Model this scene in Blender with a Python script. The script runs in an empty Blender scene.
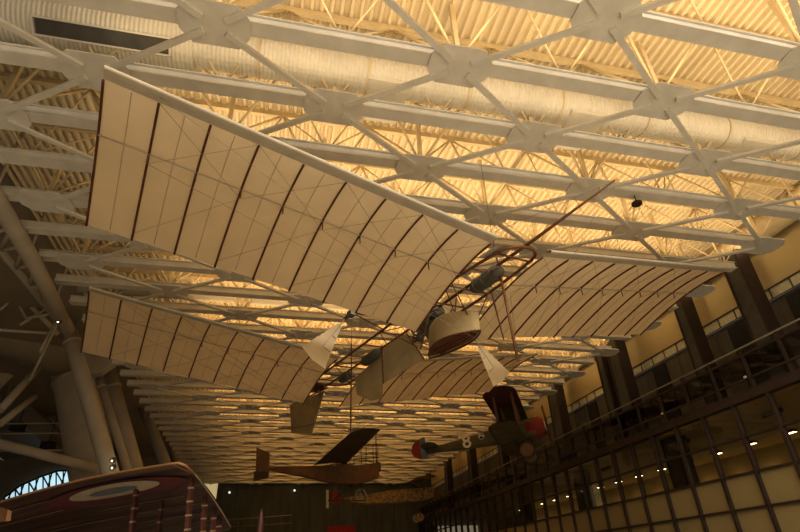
import bpy, bmesh, math, random
from mathutils import Vector as V, Matrix
random.seed(7)
scn = bpy.context.scene
COL = scn.collection
EYE = 1.7            # eye height; everything below is laid out with the eye at z = 0, then lifted by EYE
FL = -EYE            # floor level in that layout

# ------------------------------------------------------------------ camera
YAW, PITCH, ROLL, FPX = .24, .545, -.038, 514.2
fw = V((math.sin(YAW)*math.cos(PITCH), math.cos(YAW)*math.cos(PITCH), math.sin(PITCH)))
rt = V((math.cos(YAW), -math.sin(YAW), 0)); up = rt.cross(fw)
r2 = rt*math.cos(ROLL)+up*math.sin(ROLL); u2 = up*math.cos(ROLL)-rt*math.sin(ROLL)
cam = bpy.data.objects.new('camera', bpy.data.cameras.new('camera')); COL.objects.link(cam)
cam.matrix_world = Matrix((r2, u2, -fw)).transposed().to_4x4()
cam.data.sensor_width = 36; cam.data.lens = FPX/800*36; cam.data.clip_end = 300; cam.data.clip_start = .05
scn.camera = cam

def ray(px, py): return r2*(px-400)+u2*(266-py)+fw*FPX
def aty(px, py, y): d = ray(px, py); return d*(y/d.y)
def atx(px, py, x): d = ray(px, py); return d*(x/d.x)
def atz(px, py, z): d = ray(px, py); return d*(z/d.z)

# ------------------------------------------------------------------ materials
def mat(name, col, rough=.6, var=.12, scale=3., metal=0., trans=0., emit=0., bump=0., stretch=(1,1,1), spec=.3):
    m = bpy.data.materials.new(name); m.use_nodes = True
    nt = m.node_tree; b = nt.nodes['Principled BSDF']; out = nt.nodes['Material Output']
    b.inputs['Roughness'].default_value = rough; b.inputs['Metallic'].default_value = metal
    b.inputs['Specular IOR Level'].default_value = spec
    tc = nt.nodes.new('ShaderNodeTexCoord'); mp = nt.nodes.new('ShaderNodeMapping'); mp.inputs['Scale'].default_value = stretch
    nz = nt.nodes.new('ShaderNodeTexNoise'); nz.inputs['Scale'].default_value = scale; nz.inputs['Detail'].default_value = 5
    nt.links.new(tc.outputs['Object'], mp.inputs['Vector']); nt.links.new(mp.outputs['Vector'], nz.inputs['Vector'])
    rp = nt.nodes.new('ShaderNodeValToRGB')
    rp.color_ramp.elements[0].position = .3; rp.color_ramp.elements[1].position = .7
    rp.color_ramp.elements[0].color = [max(0, c*(1-var)) for c in col]+[1]
    rp.color_ramp.elements[1].color = [min(1, c*(1+var)) for c in col]+[1]
    nt.links.new(nz.outputs['Fac'], rp.inputs['Fac']); nt.links.new(rp.outputs['Color'], b.inputs['Base Color'])
    if bump:
        bp = nt.nodes.new('ShaderNodeBump'); bp.inputs['Strength'].default_value = bump; bp.inputs['Distance'].default_value = .02
        nt.links.new(nz.outputs['Fac'], bp.inputs['Height']); nt.links.new(bp.outputs['Normal'], b.inputs['Normal'])
    if emit:
        nt.links.new(rp.outputs['Color'], b.inputs['Emission Color']); b.inputs['Emission Strength'].default_value = emit
    if trans:
        t = nt.nodes.new('ShaderNodeBsdfTranslucent'); mx = nt.nodes.new('ShaderNodeMixShader'); mx.inputs[0].default_value = trans
        nt.links.new(rp.outputs['Color'], t.inputs['Color'])
        nt.links.new(b.outputs[0], mx.inputs[1]); nt.links.new(t.outputs[0], mx.inputs[2]); nt.links.new(mx.outputs[0], out.inputs['Surface'])
    return m
def glass(name, tint, amount):
    m = bpy.data.materials.new(name); m.use_nodes = True; nt = m.node_tree
    nt.nodes.remove(nt.nodes['Principled BSDF']); out = nt.nodes['Material Output']
    t = nt.nodes.new('ShaderNodeBsdfTransparent'); t.inputs[0].default_value = tint+(1,)
    g = nt.nodes.new('ShaderNodeBsdfGlossy'); g.inputs['Roughness'].default_value = .03
    nz = nt.nodes.new('ShaderNodeTexNoise'); nz.inputs['Scale'].default_value = .8
    bp = nt.nodes.new('ShaderNodeBump'); bp.inputs['Strength'].default_value = .25; bp.inputs['Distance'].default_value = .05
    nt.links.new(nz.outputs['Fac'], bp.inputs['Height']); nt.links.new(bp.outputs['Normal'], g.inputs['Normal'])
    lw = nt.nodes.new('ShaderNodeLayerWeight'); lw.inputs['Blend'].default_value = .5
    fr = nt.nodes.new('ShaderNodeMath'); fr.operation = 'POWER'; fr.inputs[1].default_value = 4.
    nt.links.new(lw.outputs['Facing'], fr.inputs[0])
    ma = nt.nodes.new('ShaderNodeMath'); ma.operation = 'MULTIPLY_ADD'; ma.inputs[1].default_value = .8; ma.inputs[2].default_value = amount
    mx = nt.nodes.new('ShaderNodeMixShader')
    nt.links.new(fr.outputs[0], ma.inputs[0]); nt.links.new(ma.outputs[0], mx.inputs[0])
    nt.links.new(t.outputs[0], mx.inputs[1]); nt.links.new(g.outputs[0], mx.inputs[2]); nt.links.new(mx.outputs[0], out.inputs['Surface'])
    return m

M = dict(
    deck=mat('deck cream paint', (.80, .69, .49), .55, .10, 1.2, stretch=(1, .3, 1)),
    steel=mat('white steel paint', (.70, .67, .60), .5, .08, 2.5),
    web=mat('web rod paint', (.66, .54, .34), .5, .10, 3),
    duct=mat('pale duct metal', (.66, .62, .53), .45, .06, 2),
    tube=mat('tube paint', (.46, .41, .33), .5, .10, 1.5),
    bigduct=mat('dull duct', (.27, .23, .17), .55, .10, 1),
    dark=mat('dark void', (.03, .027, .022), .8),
    darkbrown=mat('dark brown metal', (.040, .024, .015), .6, .2, 3),
    darkgrey=mat('dark grey metal', (.075, .07, .06), .6, .2, 3),
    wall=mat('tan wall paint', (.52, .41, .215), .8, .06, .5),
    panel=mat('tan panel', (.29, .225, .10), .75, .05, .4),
    farwall=mat('dark far wall', (.095, .10, .082), .85, .25, 1.5, stretch=(1, 1, .25)),
    greypanel=mat('grey brown panels', (.13, .115, .085), .7, .15, 4, stretch=(1, 3, .1)),
    floor=mat('polished concrete', (.42, .37, .29), .4, .1, 1),
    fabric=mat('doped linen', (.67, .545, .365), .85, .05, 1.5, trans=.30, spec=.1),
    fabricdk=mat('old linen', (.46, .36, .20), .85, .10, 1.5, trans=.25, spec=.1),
    lead=mat('grey edge cloth', (.44, .38, .29), .8, .08, 3, spec=.1),
    rib=mat('varnished red brown spruce', (.10, .032, .014), .45, .25, 6),
    wood=mat('brown timber tube', (.13, .055, .022), .45, .25, 5),
    metal=mat('dull engine metal', (.18, .17, .155), .4, .25, 12, metal=.7),
    drum=mat('grey drum tin', (.10, .088, .066), .55, .15, 4, metal=.1),
    wire=mat('bracing wire', (.24, .18, .11), .5, .1),
    olive=mat('olive drab cloth', (.11, .088, .042), .8, .25, 2, spec=.1),
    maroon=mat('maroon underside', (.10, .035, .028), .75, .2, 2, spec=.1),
    red=mat('red cloth', (.22, .03, .022), .7, .1, 3),
    blue=mat('slate blue cloth', (.11, .155, .185), .7, .1, 3),
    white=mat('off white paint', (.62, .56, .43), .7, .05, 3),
    brown=mat('brown varnished cloth', (.155, .075, .028), .7, .2, 3),
    brownwing=mat('dark umber cloth', (.065, .042, .025), .8, .2, 3),
    tanmott=mat('mottled tan cloth', (.30, .20, .09), .8, .6, 6),
    rubber=mat('black rubber', (.03, .027, .022), .7),
    greytyre=mat('grey rubber', (.36, .30, .20), .7),
    strut=mat('red brown strut', (.045, .012, .007), .5, .3, 6, stretch=(4, 4, 1)),
    band=mat('pale cord binding', (.16, .10, .06), .7),
    orange=mat('orange varnished timber', (.050, .019, .004), .4, .3, 5),
    yellow=mat('pale yellow lit panel', (.85, .72, .38), .8, .05, 1, emit=.42),
    sky=mat('daylight pane', (.55, .80, .95), .5, .15, .6, emit=.9),
    lamp=mat('lamp glow', (1, .82, .52), .5, .02, 1, emit=9),
    dimlamp=mat('dim lamp glow', (.9, .85, .7), .5, .02, 1, emit=1.2),
    railtube=mat('handrail metal', (.20, .165, .115), .5, .1),
    glow=mat('pale strip window', (.60, .56, .40), .5, .2, 5, stretch=(1, 4, 1)),
    strap=mat('red banner', (.35, .03, .025), .8),
    glass=glass('clear pane', (.70, .64, .50), .07),
    glass_rail=glass('rail pane', (.25, .22, .17), .02),
)

# ------------------------------------------------------------------ mesh helpers
class MB:
    def __init__(s): s.b = bmesh.new()
    def box(s, c, d, rot=None):
        vs = []
        for sx in (-.5, .5):
            for sy in (-.5, .5):
                for sz in (-.5, .5):
                    p = V((sx*d[0], sy*d[1], sz*d[2]))
                    if rot: p = rot @ p
                    vs.append(s.b.verts.new(V(c)+p))
        for f in ((0,1,3,2),(4,6,7,5),(0,4,5,1),(2,3,7,6),(0,2,6,4),(1,5,7,3)): s.b.faces.new([vs[i] for i in f])
        return s
    def bar(s, p, q, w, h, upv=(0,0,1)):
        p, q = V(p), V(q); d = q-p; L = d.length; d.normalize()
        x = d.cross(V(upv))
        if x.length < 1e-4: x = V((1,0,0))
        x.normalize(); z = x.cross(d)
        return s.box((p+q)/2, (w, L, h), Matrix((x, d, z)).transposed())
    def tube(s, pts, r, n=8, cap=True, smooth=True):
        pts = [V(p) for p in pts]; k = len(pts)
        rs = r if isinstance(r, (list, tuple)) else [r]*k
        rings = []; ref = None
        for i, p in enumerate(pts):
            t = (pts[min(i+1, k-1)]-pts[max(i-1, 0)])
            if t.length < 1e-9: t = V((0,0,1))
            t.normalize()
            if ref is None:
                ref = V((0,0,1)) if abs(t.z) < .9 else V((1,0,0))
            x = t.cross(ref).normalized(); ref = x.cross(t)
            rings.append([s.b.verts.new(p+(x*math.cos(a)+ref*math.sin(a))*rs[i]) for a in [2*math.pi*j/n for j in range(n)]])
        for i in range(k-1):
            for j in range(n):
                f = s.b.faces.new((rings[i][j], rings[i][(j+1) % n], rings[i+1][(j+1) % n], rings[i+1][j])); f.smooth = smooth
        if cap:
            s.b.faces.new(rings[0][::-1]); s.b.faces.new(rings[-1])
        return s
    def grid(s, rows, smooth=True):
        vs = [[s.b.verts.new(V(p)) for p in r] for r in rows]
        for i in range(len(vs)-1):
            for j in range(len(vs[0])-1):
                f = s.b.faces.new((vs[i][j], vs[i][j+1], vs[i+1][j+1], vs[i+1][j])); f.smooth = smooth
        return s
    def prism(s, poly, off):
        off = V(off); a = [s.b.verts.new(V(p)) for p in poly]; b = [s.b.verts.new(V(p)+off) for p in poly]
        s.b.faces.new(a); s.b.faces.new(b[::-1]); n = len(a)
        for i in range(n): s.b.faces.new((a[i], b[i], b[(i+1) % n], a[(i+1) % n]))
        return s
    def loft(s, secs, cap=True, smooth=True):
        vs = [[s.b.verts.new(V(p)) for p in r] for r in secs]; n = len(vs[0])
        for i in range(len(vs)-1):
            for j in range(n):
                f = s.b.faces.new((vs[i][j], vs[i][(j+1) % n], vs[i+1][(j+1) % n], vs[i+1][j])); f.smooth = smooth
        if cap: s.b.faces.new(vs[0][::-1]); s.b.faces.new(vs[-1])
        return s
    def ring(s, c, axis, R, r, n=24, m=8):
        c, ax = V(c), V(axis).normalized(); x = ax.orthogonal().normalized(); y = ax.cross(x); rg = []
        for i in range(n):
            a = 2*math.pi*i/n; d = x*math.cos(a)+y*math.sin(a)
            rg.append([s.b.verts.new(c+d*(R+r*math.cos(t))+ax*(r*math.sin(t))) for t in [2*math.pi*j/m for j in range(m)]])
        for i in range(n):
            for j in range(m):
                f = s.b.faces.new((rg[i][j], rg[(i+1) % n][j], rg[(i+1) % n][(j+1) % m], rg[i][(j+1) % m])); f.smooth = True
        return s
    def build(s, name, m, parent=None, local=False, **props):
        bmesh.ops.recalc_face_normals(s.b, faces=s.b.faces)
        root = parent
        while root and root.parent: root = root.parent
        loc = V((0,0,0))
        if parent is None:
            vs = [v.co for v in s.b.verts]
            lo = V([min(v[i] for v in vs) for i in range(3)]); hi = V([max(v[i] for v in vs) for i in range(3)])
            loc = V(((lo.x+hi.x)/2, (lo.y+hi.y)/2, lo.z))
            bmesh.ops.translate(s.b, verts=s.b.verts, vec=-loc)
        elif not local:
            bmesh.ops.translate(s.b, verts=s.b.verts, vec=-V(root.location))
        me = bpy.data.meshes.new(name); s.b.to_mesh(me); s.b.free()
        me.materials.append(M[m] if isinstance(m, str) else m)
        o = bpy.data.objects.new(name, me); COL.objects.link(o); o.location = loc
        if parent: o.parent = parent
        for k, v in props.items(): o[k] = v
        return o
def thing(name, label, cat, loc=(0,0,0), group=None, kind=None):
    o = bpy.data.objects.new(name, None); COL.objects.link(o); o.location = loc
    o.empty_display_size = .1
    o['label'] = label; o['category'] = cat
    if group: o['group'] = group
    if kind: o['kind'] = kind
    return o
def tag(o, label, cat, group=None):
    o['label'] = label; o['category'] = cat
    if group: o['group'] = group
    return o
def copy_tree(o, parent=None):
    c = o.copy(); COL.objects.link(c)
    if parent: c.parent = parent
    for ch in o.children: copy_tree(ch, c)
    return c
ONES = ['first','second','third','fourth','fifth','sixth','seventh','eighth','ninth','tenth','eleventh','twelfth','thirteenth','fourteenth','fifteenth','sixteenth','seventeenth','eighteenth','nineteenth']
def ordinal(n):
    if n <= 19: return ONES[n-1]
    t, u = divmod(n, 10); T = {2:'twent', 3:'thirt', 4:'fort', 5:'fift'}[t]
    return T+'ieth' if u == 0 else T+'y-'+ONES[u-1]

# ------------------------------------------------------------------ room shell
XW, YF, ZD = 14.0, 53.6, 9.9         # glass wall plane, far wall, roof deck
LZ, X0, DX, Y0, DY = 8.0, .524, 2.148, 4.33, 1.40   # roof lattice level and nodes
XU = 15.5                             # recessed upper wall

MB().box((0, 24, FL-.1), (44, 64, .2)).build('floor', 'floor', kind='structure')
# corrugated roof deck: trapezoid flutes running along the hall
b = MB(); rows = [[], []]; x = -7.9; pitch = .2
while x < XU+.1:
    for dx, dz in ((0,0),(.06,0),(.09,.10),(.17,.10)):
        for i, y in enumerate((-2.2, YF)): rows[i].append((x+dx, y, ZD+dz))
    x += pitch
b.grid(rows, smooth=False); deck = b.build('ceiling', 'deck', kind='structure')
MB().box(((-7.9+XU)/2, 25.6, ZD+.2), (23.6, 57, .1)).build('trim_1', 'deck', kind='structure')
# side bay roof on the left, dark and sloping down
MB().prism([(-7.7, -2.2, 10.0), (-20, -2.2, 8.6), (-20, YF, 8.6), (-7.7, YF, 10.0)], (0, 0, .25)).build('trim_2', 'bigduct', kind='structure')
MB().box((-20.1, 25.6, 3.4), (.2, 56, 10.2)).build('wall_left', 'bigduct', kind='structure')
MB().box((-2.1, YF+.1, 3.9), (36, .2, 11.3)).build('wall_back', 'farwall', kind='structure')
MB().box((-2, -9.1, 4), (40, .2, 12)).build('wall_front_blocker', 'floor', kind='structure')  # unseen wall added behind the camera to keep world light out
MB().box((-2, -5.6, 10.2), (40, 7, .2)).build('trim_7', 'deck', kind='structure')
MB().box((17.6, -5.6, 4), (.2, 7, 12)).build('wall_right_front', 'wall', kind='structure')
MB().box((XU+.1, 25.6, 9.0), (.2, 57, 2.4)).build('wall_right', 'wall', kind='structure')
# lower part of the recessed gallery wall: grey-brown panels, each strip a rib
b = MB(); b.box((XU+.16, 25.6, 5.9), (.2, 57, 3.1))
y = 0
while y < YF: b.box((XU+.05, y, 5.9), (.05, .05, 3.0)); y += 1.05
b.build('wall_gallery', 'greypanel', kind='structure')
# strip window between the panels and the plain wall
wn = MB().box((XU+.03, 25.6, 7.62), (.03, 57, .34)).build('window_1', 'glow', kind='structure')
b = MB(); y = 1.
while y < YF: b.box((XU, y, 7.62), (.03, .03, .36)); y += .78
b.build('glazing_bar', 'darkgrey', wn)
b = MB(); b.box((XU-.02, 25.6, 7.81), (.05, 57, .02)); b.box((XU-.02, 25.6, 7.44), (.05, 57, .02)); b.build('window_frame', 'darkgrey', wn)

# gallery slab
MB().box((XW+.95, 25.6, 4.47), (2.0, 57, .30)).build('trim_3', 'darkbrown', kind='structure')
MB().box((XW-.03, 25.6, 4.42), (.12, 57, .20)).build('trim_4', 'darkbrown', kind='structure')

# glass curtain wall under the gallery
GZ = [4.32, 3.365, 2.377, 1.44, .49, -.46, -1.3]
gw = MB().grid([[(XW+.05, -2.9, 4.32), (XW+.05, 54.1, 4.32)], [(XW+.05, -2.9, 2.377), (XW+.05, 54.1, 2.377)]], smooth=False).build('window_2', 'glass', kind='structure')
ys = []; y = 1.19
while y < YF: ys.append(y); y += 1.3715
gp = MB()
for ya, yb in zip(ys, ys[1:]):
    for za, zb in zip(GZ[2:], GZ[3:]): gp.box((XW+.06, (ya+yb)/2, (za+zb)/2), (.03, yb-ya-.07, za-zb-.05))
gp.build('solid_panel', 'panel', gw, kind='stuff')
for y in ys: MB().box((XW+.02, y, 1.4), (.16, .10, 5.9)).build('mullion', 'darkbrown', gw)
for z in GZ[1:-1]: MB().box((XW+.02, 25.6, z), (.12, 57, .06)).build('transom', 'darkbrown', gw)
# room behind the glass
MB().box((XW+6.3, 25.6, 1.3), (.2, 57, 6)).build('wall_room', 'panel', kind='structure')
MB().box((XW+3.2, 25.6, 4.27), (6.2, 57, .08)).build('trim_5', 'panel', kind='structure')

# gallery railing
rg = thing('railing', 'long dark gallery railing running along the glass wall on the right', 'railing', (XW, 0, 4.62))
MB().tube([(XW-.02, -1, 5.84), (XW-.02, YF, 5.84)], .03).build('handrail', 'railtube', rg)
MB().box((XW, 26, 5.62), (.06, 55, .07)).build('top_rail', 'darkbrown', rg)
MB().box((XW, 26, 4.92), (.06, 55, .06)).build('bottom_rail', 'darkbrown', rg)
for y in ys:
    for yy in (y,): MB().box((XW+.01, yy+.35, 5.22), (.10, .09, 1.2)).build('post', 'darkbrown', rg)
MB().grid([[(XW+.03, -1.5, 5.58), (XW+.03, 53.5, 5.58)], [(XW+.03, -1.5, 4.94), (XW+.03, 53.5, 4.94)]], smooth=False).build('infill_pane', 'glass_rail', rg)
# mark: small white notices clipped on the railing
for px, py, w in ((745, 377, 'larger'), (662, 413.5, 'smaller')):
    p = atx(px, py, XW-.06)
    tag(MB().box(p, (.02, .10, .06)).build('notice_card', 'white'), 'small white card on the gallery railing, the %s right-hand wall one' % ('nearer' if w == 'larger' else 'farther'), 'card')

# gallery columns
def column(y, w, label, z0=4.62, z1=8.98, x=XW+.45, grp=None, dx=.5):
    t = thing('wall_column', label, 'column', (x, y, z0), group=grp)
    b = MB(); b.box((x, y-w/2, (z0+z1)/2), (dx, .07, z1-z0)); b.box((x, y+w/2, (z0+z1)/2), (dx, .07, z1-z0)); b.build('flange', 'darkbrown', t)
    MB().box((x, y, (z0+z1)/2), (dx*.85, w, z1-z0)).build('web_plate', 'darkgrey', t)
    return t
cy = [(11.8, .62, 'dark steel gallery column nearest on the right, under the wing tip'),
      (14.5, .45, 'dark gallery column partly hidden by the right front wing tip'),
      (18.95, .75, 'broad dark gallery column, near one of the close pair'),
      (20.0, .42, 'narrower dark gallery column, far one of the close pair'),
      (24.8, .9, 'dark gallery column right behind the biplane propeller'),
      (30.6, .7, 'dark gallery column above the number on the biplane, first beyond it'),
      (32.6, .5, 'dark gallery column second beyond the biplane'),
      (38.5, .7, 'dark gallery column second from the far corner'),
      (44.5, .7, 'dark gallery column closest to the far corner')]
for y, w, l in cy: column(y, w, l)
for y, w, l in ((17.4, .75, 'dark column standing behind the glass panels, nearer one'), (24.3, .7, 'dark column standing behind the glass panels, farther one'), (31, .7, 'dark column behind glass panels under the biplane tail')):
    column(y, w, l, -1.7, 4.23, XW+.7)
# dark recesses beside the columns on the gallery
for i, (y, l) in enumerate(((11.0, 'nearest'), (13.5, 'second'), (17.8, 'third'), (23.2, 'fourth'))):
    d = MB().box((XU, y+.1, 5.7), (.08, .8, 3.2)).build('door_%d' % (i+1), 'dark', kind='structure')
    MB().box((XU-.05, y-.25, 5.6), (.05, .05, .2)).build('door_handle', 'drum', d)
# round roof-edge tube along the right wall
b = MB(); n = 60
b.tube([(14.95, -1, 9.44), (14.95, YF, 9.44)], .40, 20)
for i in range(18): b.ring((14.95, .5+i*3, 9.44), (0,1,0), .40, .025, 20, 6)
tag(b.build('air_duct', 'web'), 'long round tan duct along the roof edge above the right gallery', 'duct')

# ------------------------------------------------------------------ roof trusses
def add_plate(b, x, y, z):
    w, h = .58, .41
    poly = [(x-w, y-.17, z), (x-.38, y-h, z), (x+.38, y-h, z), (x+w, y-.17, z), (x+w, y+.17, z), (x+.38, y+h, z), (x-.38, y+h, z), (x-w, y+.17, z)]
    b.prism(poly, (0, 0, .03))
def node_x(i): return X0+i*DX
def build_truss(par, full):
    """one transverse truss at y=0 (local), nodes at x-indices of parity par"""
    t = thing('roof_truss', 'x', 'roof truss', (0, 0, LZ), group='roof trusses')
    idx = [i for i in range(-3, 7) if i % 2 == par]; mids = [i for i in range(-3, 7) if i % 2 != par]
    # bottom chord: box beam with flanges
    b = MB(); xa, xb = -7.0, 13.7
    b.box(((xa+xb)/2, 0, LZ+.15), (xb-xa, .20, .18)); b.box(((xa+xb)/2, 0, LZ+.035), (xb-xa, .28, .03)); b.box(((xa+xb)/2, 0, LZ+.235), (xb-xa, .28, .03))
    b.build('bottom_chord', 'steel', t)
    b = MB(); b.box(((xa+XU)/2, .7, ZD-.10), (XU-xa, .10, .14)); b.build('top_chord', 'web', t)
    if full:
        for i in idx: b = MB(); add_plate(b, node_x(i), 0, LZ-.02); b.build('gusset_plate', 'steel', t)
    else:
        b = MB()
        for i in idx: add_plate(b, node_x(i), 0, LZ-.02)
        b.build('gusset_plate', 'steel', t, kind='stuff')
    bb = MB()
    for i in idx:
        for s in (-1, 1):
            j = i+s
            if j < -3 or j > 6: continue
            p, q = V((node_x(i), 0, LZ-.05)), V((node_x(j), DY, LZ-.05)); d = (q-p).normalized()
            if full: bb = MB()
            bb.bar(p+d*.22, q-d*.22, .11, .06)
            if full: bb.build('diagonal_brace', 'steel', t)
    if not full: bb.build('diagonal_brace', 'steel', t, kind='stuff')
    bb = MB()
    for i in idx+mids:
        x = node_x(i); isn = i in idx
        for sx in (-1, 1):
            for sy in (-.7, .7):
                if full: bb = MB()
                bb.tube([(x+sx*.05, 0, LZ+.25), (x+sx*DX/2, sy, ZD-.12)], .032 if isn else .022, 6)
                if full: bb.build('web_rod', 'web', t)
        if isn:
            if full: bb = MB()
            bb.bar((x, 0, LZ+.25), (x, 0, ZD-.03), .09, .09, (0, 1, 0))
            if full: bb.build('web_post', 'web', t)
    if not full: bb.build('web_rod', 'web', t, kind='stuff')
    return t
JR = range(-1, 36)
protos = {}
for n, j in enumerate(JR):
    par = j % 2; full = n < 9
    key = (par, full)
    if key not in protos: protos[key] = t = build_truss(par, full)
    else: t = copy_tree(protos[key])
    t.location.y = Y0+j*DY
    t['label'] = 'white steel lattice roof truss, %s in line counting from the camera end of the hall' % ordinal(n+1)

# roof ducts
def ribbed(x0, x1, r, y, z, step=.045, amp=.012, n=20, axis='x'):
    pts, rs = [], []; k = int((x1-x0)/step)
    for i in range(k+1):
        pts.append((x0+i*step, y, z)); rs.append(r+(amp if (i//2) % 2 else 0))
    b = MB(); b.tube(pts, rs, n, smooth=False); return b
dt = thing('air_duct', 'large pale ribbed duct across the roof at the upper left, with dark slot grille', 'duct', (-4.4, 7.15, 8.5))
ribbed(-7.4, -2.2, .62, 7.15, 9.12, .02, .016, 28).build('duct_shell', 'duct', dt)
RX = Matrix.Rotation(math.radians(-33), 3, 'X')
b = MB(); b.box((-3.72, 6.81, 8.60), (2.2, .27, .06), RX); g = b.build('slot_grille', 'darkgrey', dt)
b = MB()
for q in (-.15, .15): b.box((-3.72, 6.81+q*.84, 8.60-q*.54), (2.3, .03, .10), RX)
for q in (-1.14, 1.14): b.box((-3.72+q, 6.81, 8.60), (.03, .30, .10), RX)
b.build('grille_frame', 'duct', g)
dt = thing('air_duct', 'pale ribbed round duct running across the roof between the nearest gusset plates', 'duct', (5, 6.95, 8.4))
ribbed(-2.2, 12.9, .38, 7.0, 8.95, .02, .013, 24).build('duct_shell', 'duct', dt)
for i in range(7): MB().ring((-1+i*2.15, 7.0, 8.95), (1,0,0), .395, .02, 24, 6).build('hanger_strap', 'web', dt)
for i, x in enumerate((1.6, 6.1, 10.6)):
    MB().prism([(x-.45, 6.75, 8.55), (x+.45, 6.75, 8.55), (x+.35, 7.9, 8.62), (x-.35, 7.9, 8.62)], (0, 0, .10)).build('outlet_flap', 'duct', dt)
tag(MB().tube([(-7, 17.2, 8.75), (13.5, 17.2, 8.75)], .17, 14).build('air_duct', 'duct'), 'thin pale duct across the roof behind the rear wings', 'duct')
tag(MB().tube([(-5.5, 29.8, 8.6), (10, 29.8, 8.6)], .14, 12).build('air_duct', 'duct'), 'bright thin duct across the far roof above the hanging brown monoplane', 'duct')
tag(MB().tube([(-5.9, 41.5, 8.5), (-1, 41.5, 8.5)], .14, 12).build('air_duct', 'duct'), 'short bright duct in the far roof at the left', 'duct')

# small dark round fitting hanging in the lattice
p = atz(637, 204, 7.75)
t = thing('ceiling_speaker', 'small dark round fitting hanging beside a roof brace, right of the nose pole', 'speaker', p)
b = MB(); b.tube([p+V((0,0,-.02)), p+V((0,0,.03)), p+V((0,0,.09))], [.12, .13, .05], 20); b.build('housing', 'darkbrown', t)
MB().tube([p+V((0,0,.09)), (p.x, p.y, LZ+.1)], .012).build('stem', 'darkbrown', t)

# ------------------------------------------------------------------ the tandem-wing flying machine
PX, PY, PZ = 4.2667, 7.4133, 5.3355
Q = Matrix(((-.959478, .280157, -.030220), (-.278513, -.959167, -.049290), (-.042795, -.038876, .998327)))
ae = thing('tandem_wing_aircraft', 'large antique tandem-wing flying machine with four cream fabric wings hanging under the roof', 'aircraft', (PX, PY, PZ))
ae.rotation_mode = 'QUATERNION'; ae.rotation_quaternion = Q.to_quaternion()
R0, CH, RD = .6566, 3.138, .745
def wing(side, a0, dih, inc, name_label, full=True):
    cd, sd, ci, si = math.cos(dih), math.sin(dih), math.cos(inc), math.sin(inc)
    H = .065
    def P(k, s, off=0.):   # k: rib station, s: chord fraction from leading edge
        h = 4*H*CH*s*(1-s)*(1-.35*s)*1.1+off
        return V((side*(R0+k*RD*cd), a0-CH*s*ci+h*si, k*RD*sd-CH*s*si+h*ci))
    NC = 14
    b = MB(); ks = [i/3 for i in range(28)]
    b.grid([[P(k, s/NC) for s in range(NC+1)] for k in ks])
    w = b.build('wing', 'fabric', ae, local=True, label=name_label)
    for k in range(10):
        b = MB(); b.tube([P(k, s/NC*.93+.07, -.022) for s in range(NC+1)], .019, 6); b.build('rib', 'rib', w, local=True)
    # grey leading-edge strip rolled around the front spar
    b = MB(); b.grid([[P(k, .02, .06), P(k, -.01, .035), P(k, -.016, 0.), P(k, -.004, -.018), P(k, .03, -.016), P(k, .066, -.012)] for k in ks]); b.build('leading_edge', 'lead', w, local=True)
    b = MB(); b.tube([P(k, .02, .03) for k in (0, 9)], .02, 8); b.build('front_spar', 'wood', w, local=True)
    b = MB()
    for s in (.42,): b.tube([P(k, s, -.035) for k in (0, 2, 4, 6, 8, 9)], .012, 6)
    b.build('middle_spar', 'lead', w, local=True)
    b = MB()
    for k in range(9): b.tube([P(k+.5, s/NC*.9+.08, -.008) for s in range(NC+1)], .005, 4)
    b.build('light_batten', 'lead', w, local=True)
    b = MB()
    for k in range(1, 9):
        p = P(k, .42, -.03); b.tube([p, p+V((0, 0, -.17))], .012, 5)
    b.build('wire_post', 'wood', w, local=True)
    return w, P
DF, DR, IF, IR, AR = .1585, .1508, .2384, .2054, -7.3594
WG = {}
for nm, side, a0, dih, inc, lab in (('fl', 1, 0, DF, IF, 'front wing on the picture left, nearest and largest'), ('fr', -1, 0, DF-.006, IF, 'front wing on the picture right'),
                               ('rl', 1, AR, DR, IR, 'rear wing on the picture left'), ('rr', -1, AR, DR, IR, 'rear wing on the picture right')):
    WG[nm] = wing(side, a0, dih, inc, lab)
# frame: two side rails joined in rounded hoops
fr_pts = []
def loop(r, a1, a2, u, n=8):
    pts = []
    pts += [V((r, -3.0, u)), V((r*.97, -2.2, u)), V((r*.90, -1.4, u)), V((r*.80, -.8, u))]
    for i in range(n+1):
        t = math.pi*i/n; pts.append(V((r*.68*math.cos(t), a1+.38*math.sin(t), u)))
    pts += [V((-r*.80, -.8, u)), V((-r*.90, -1.4, u)), V((-r*.97, -2.2, u)), V((-r, -3.0, u))]
    for i in range(n+1):
        t = math.pi+math.pi*i/n; pts.append(V((r*math.cos(t), a2+.35*math.sin(t), u)))
    pts.append(pts[0].copy()); return pts
MB().tube(loop(.6, -.30, -9.6, -.09), .033, 8, cap=False).build('side_rail', 'wood', ae, local=True)
MB().tube([(0, 2.163, .04), (0, .3, -.02), (0, -3.0, -.05)], [.016, .034, .034], 8).build('nose_pole', 'wood', ae, local=True)
MB().tube([(0, -4.0, -.1), (0, -7, -.1), (0, -10.6, -.1)], .03, 8).build('keel_tube', 'wood', ae, local=True)
for a in (-2.75, -3.9, -4.9, -5.9, -6.9, -7.9, -8.8, -9.4):
    MB().tube([(-.6, a, -.09), (.6, a, -.09)], .02, 6).build('cross_tube', 'wood', ae, local=True)
aa = [-1.9, -3.2, -4.9, -6.4, -7.9, -9.4]
for k, (a, c) in enumerate(zip(aa, aa[1:])):
    s = 1 if k % 2 else -1
    MB().tube([(-.6*s, a, -.09), (.6*s, c, -.09)], .012, 5).build('diagonal_tube', 'wood', ae, local=True)
for a, w_ in ((-.35, .41), (-1.05, .50), (-1.9, .56)): MB().tube([(-w_, a, -.09), (w_, a, -.09)], .02, 6).build('cross_tube', 'wood', ae, local=True)
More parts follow.
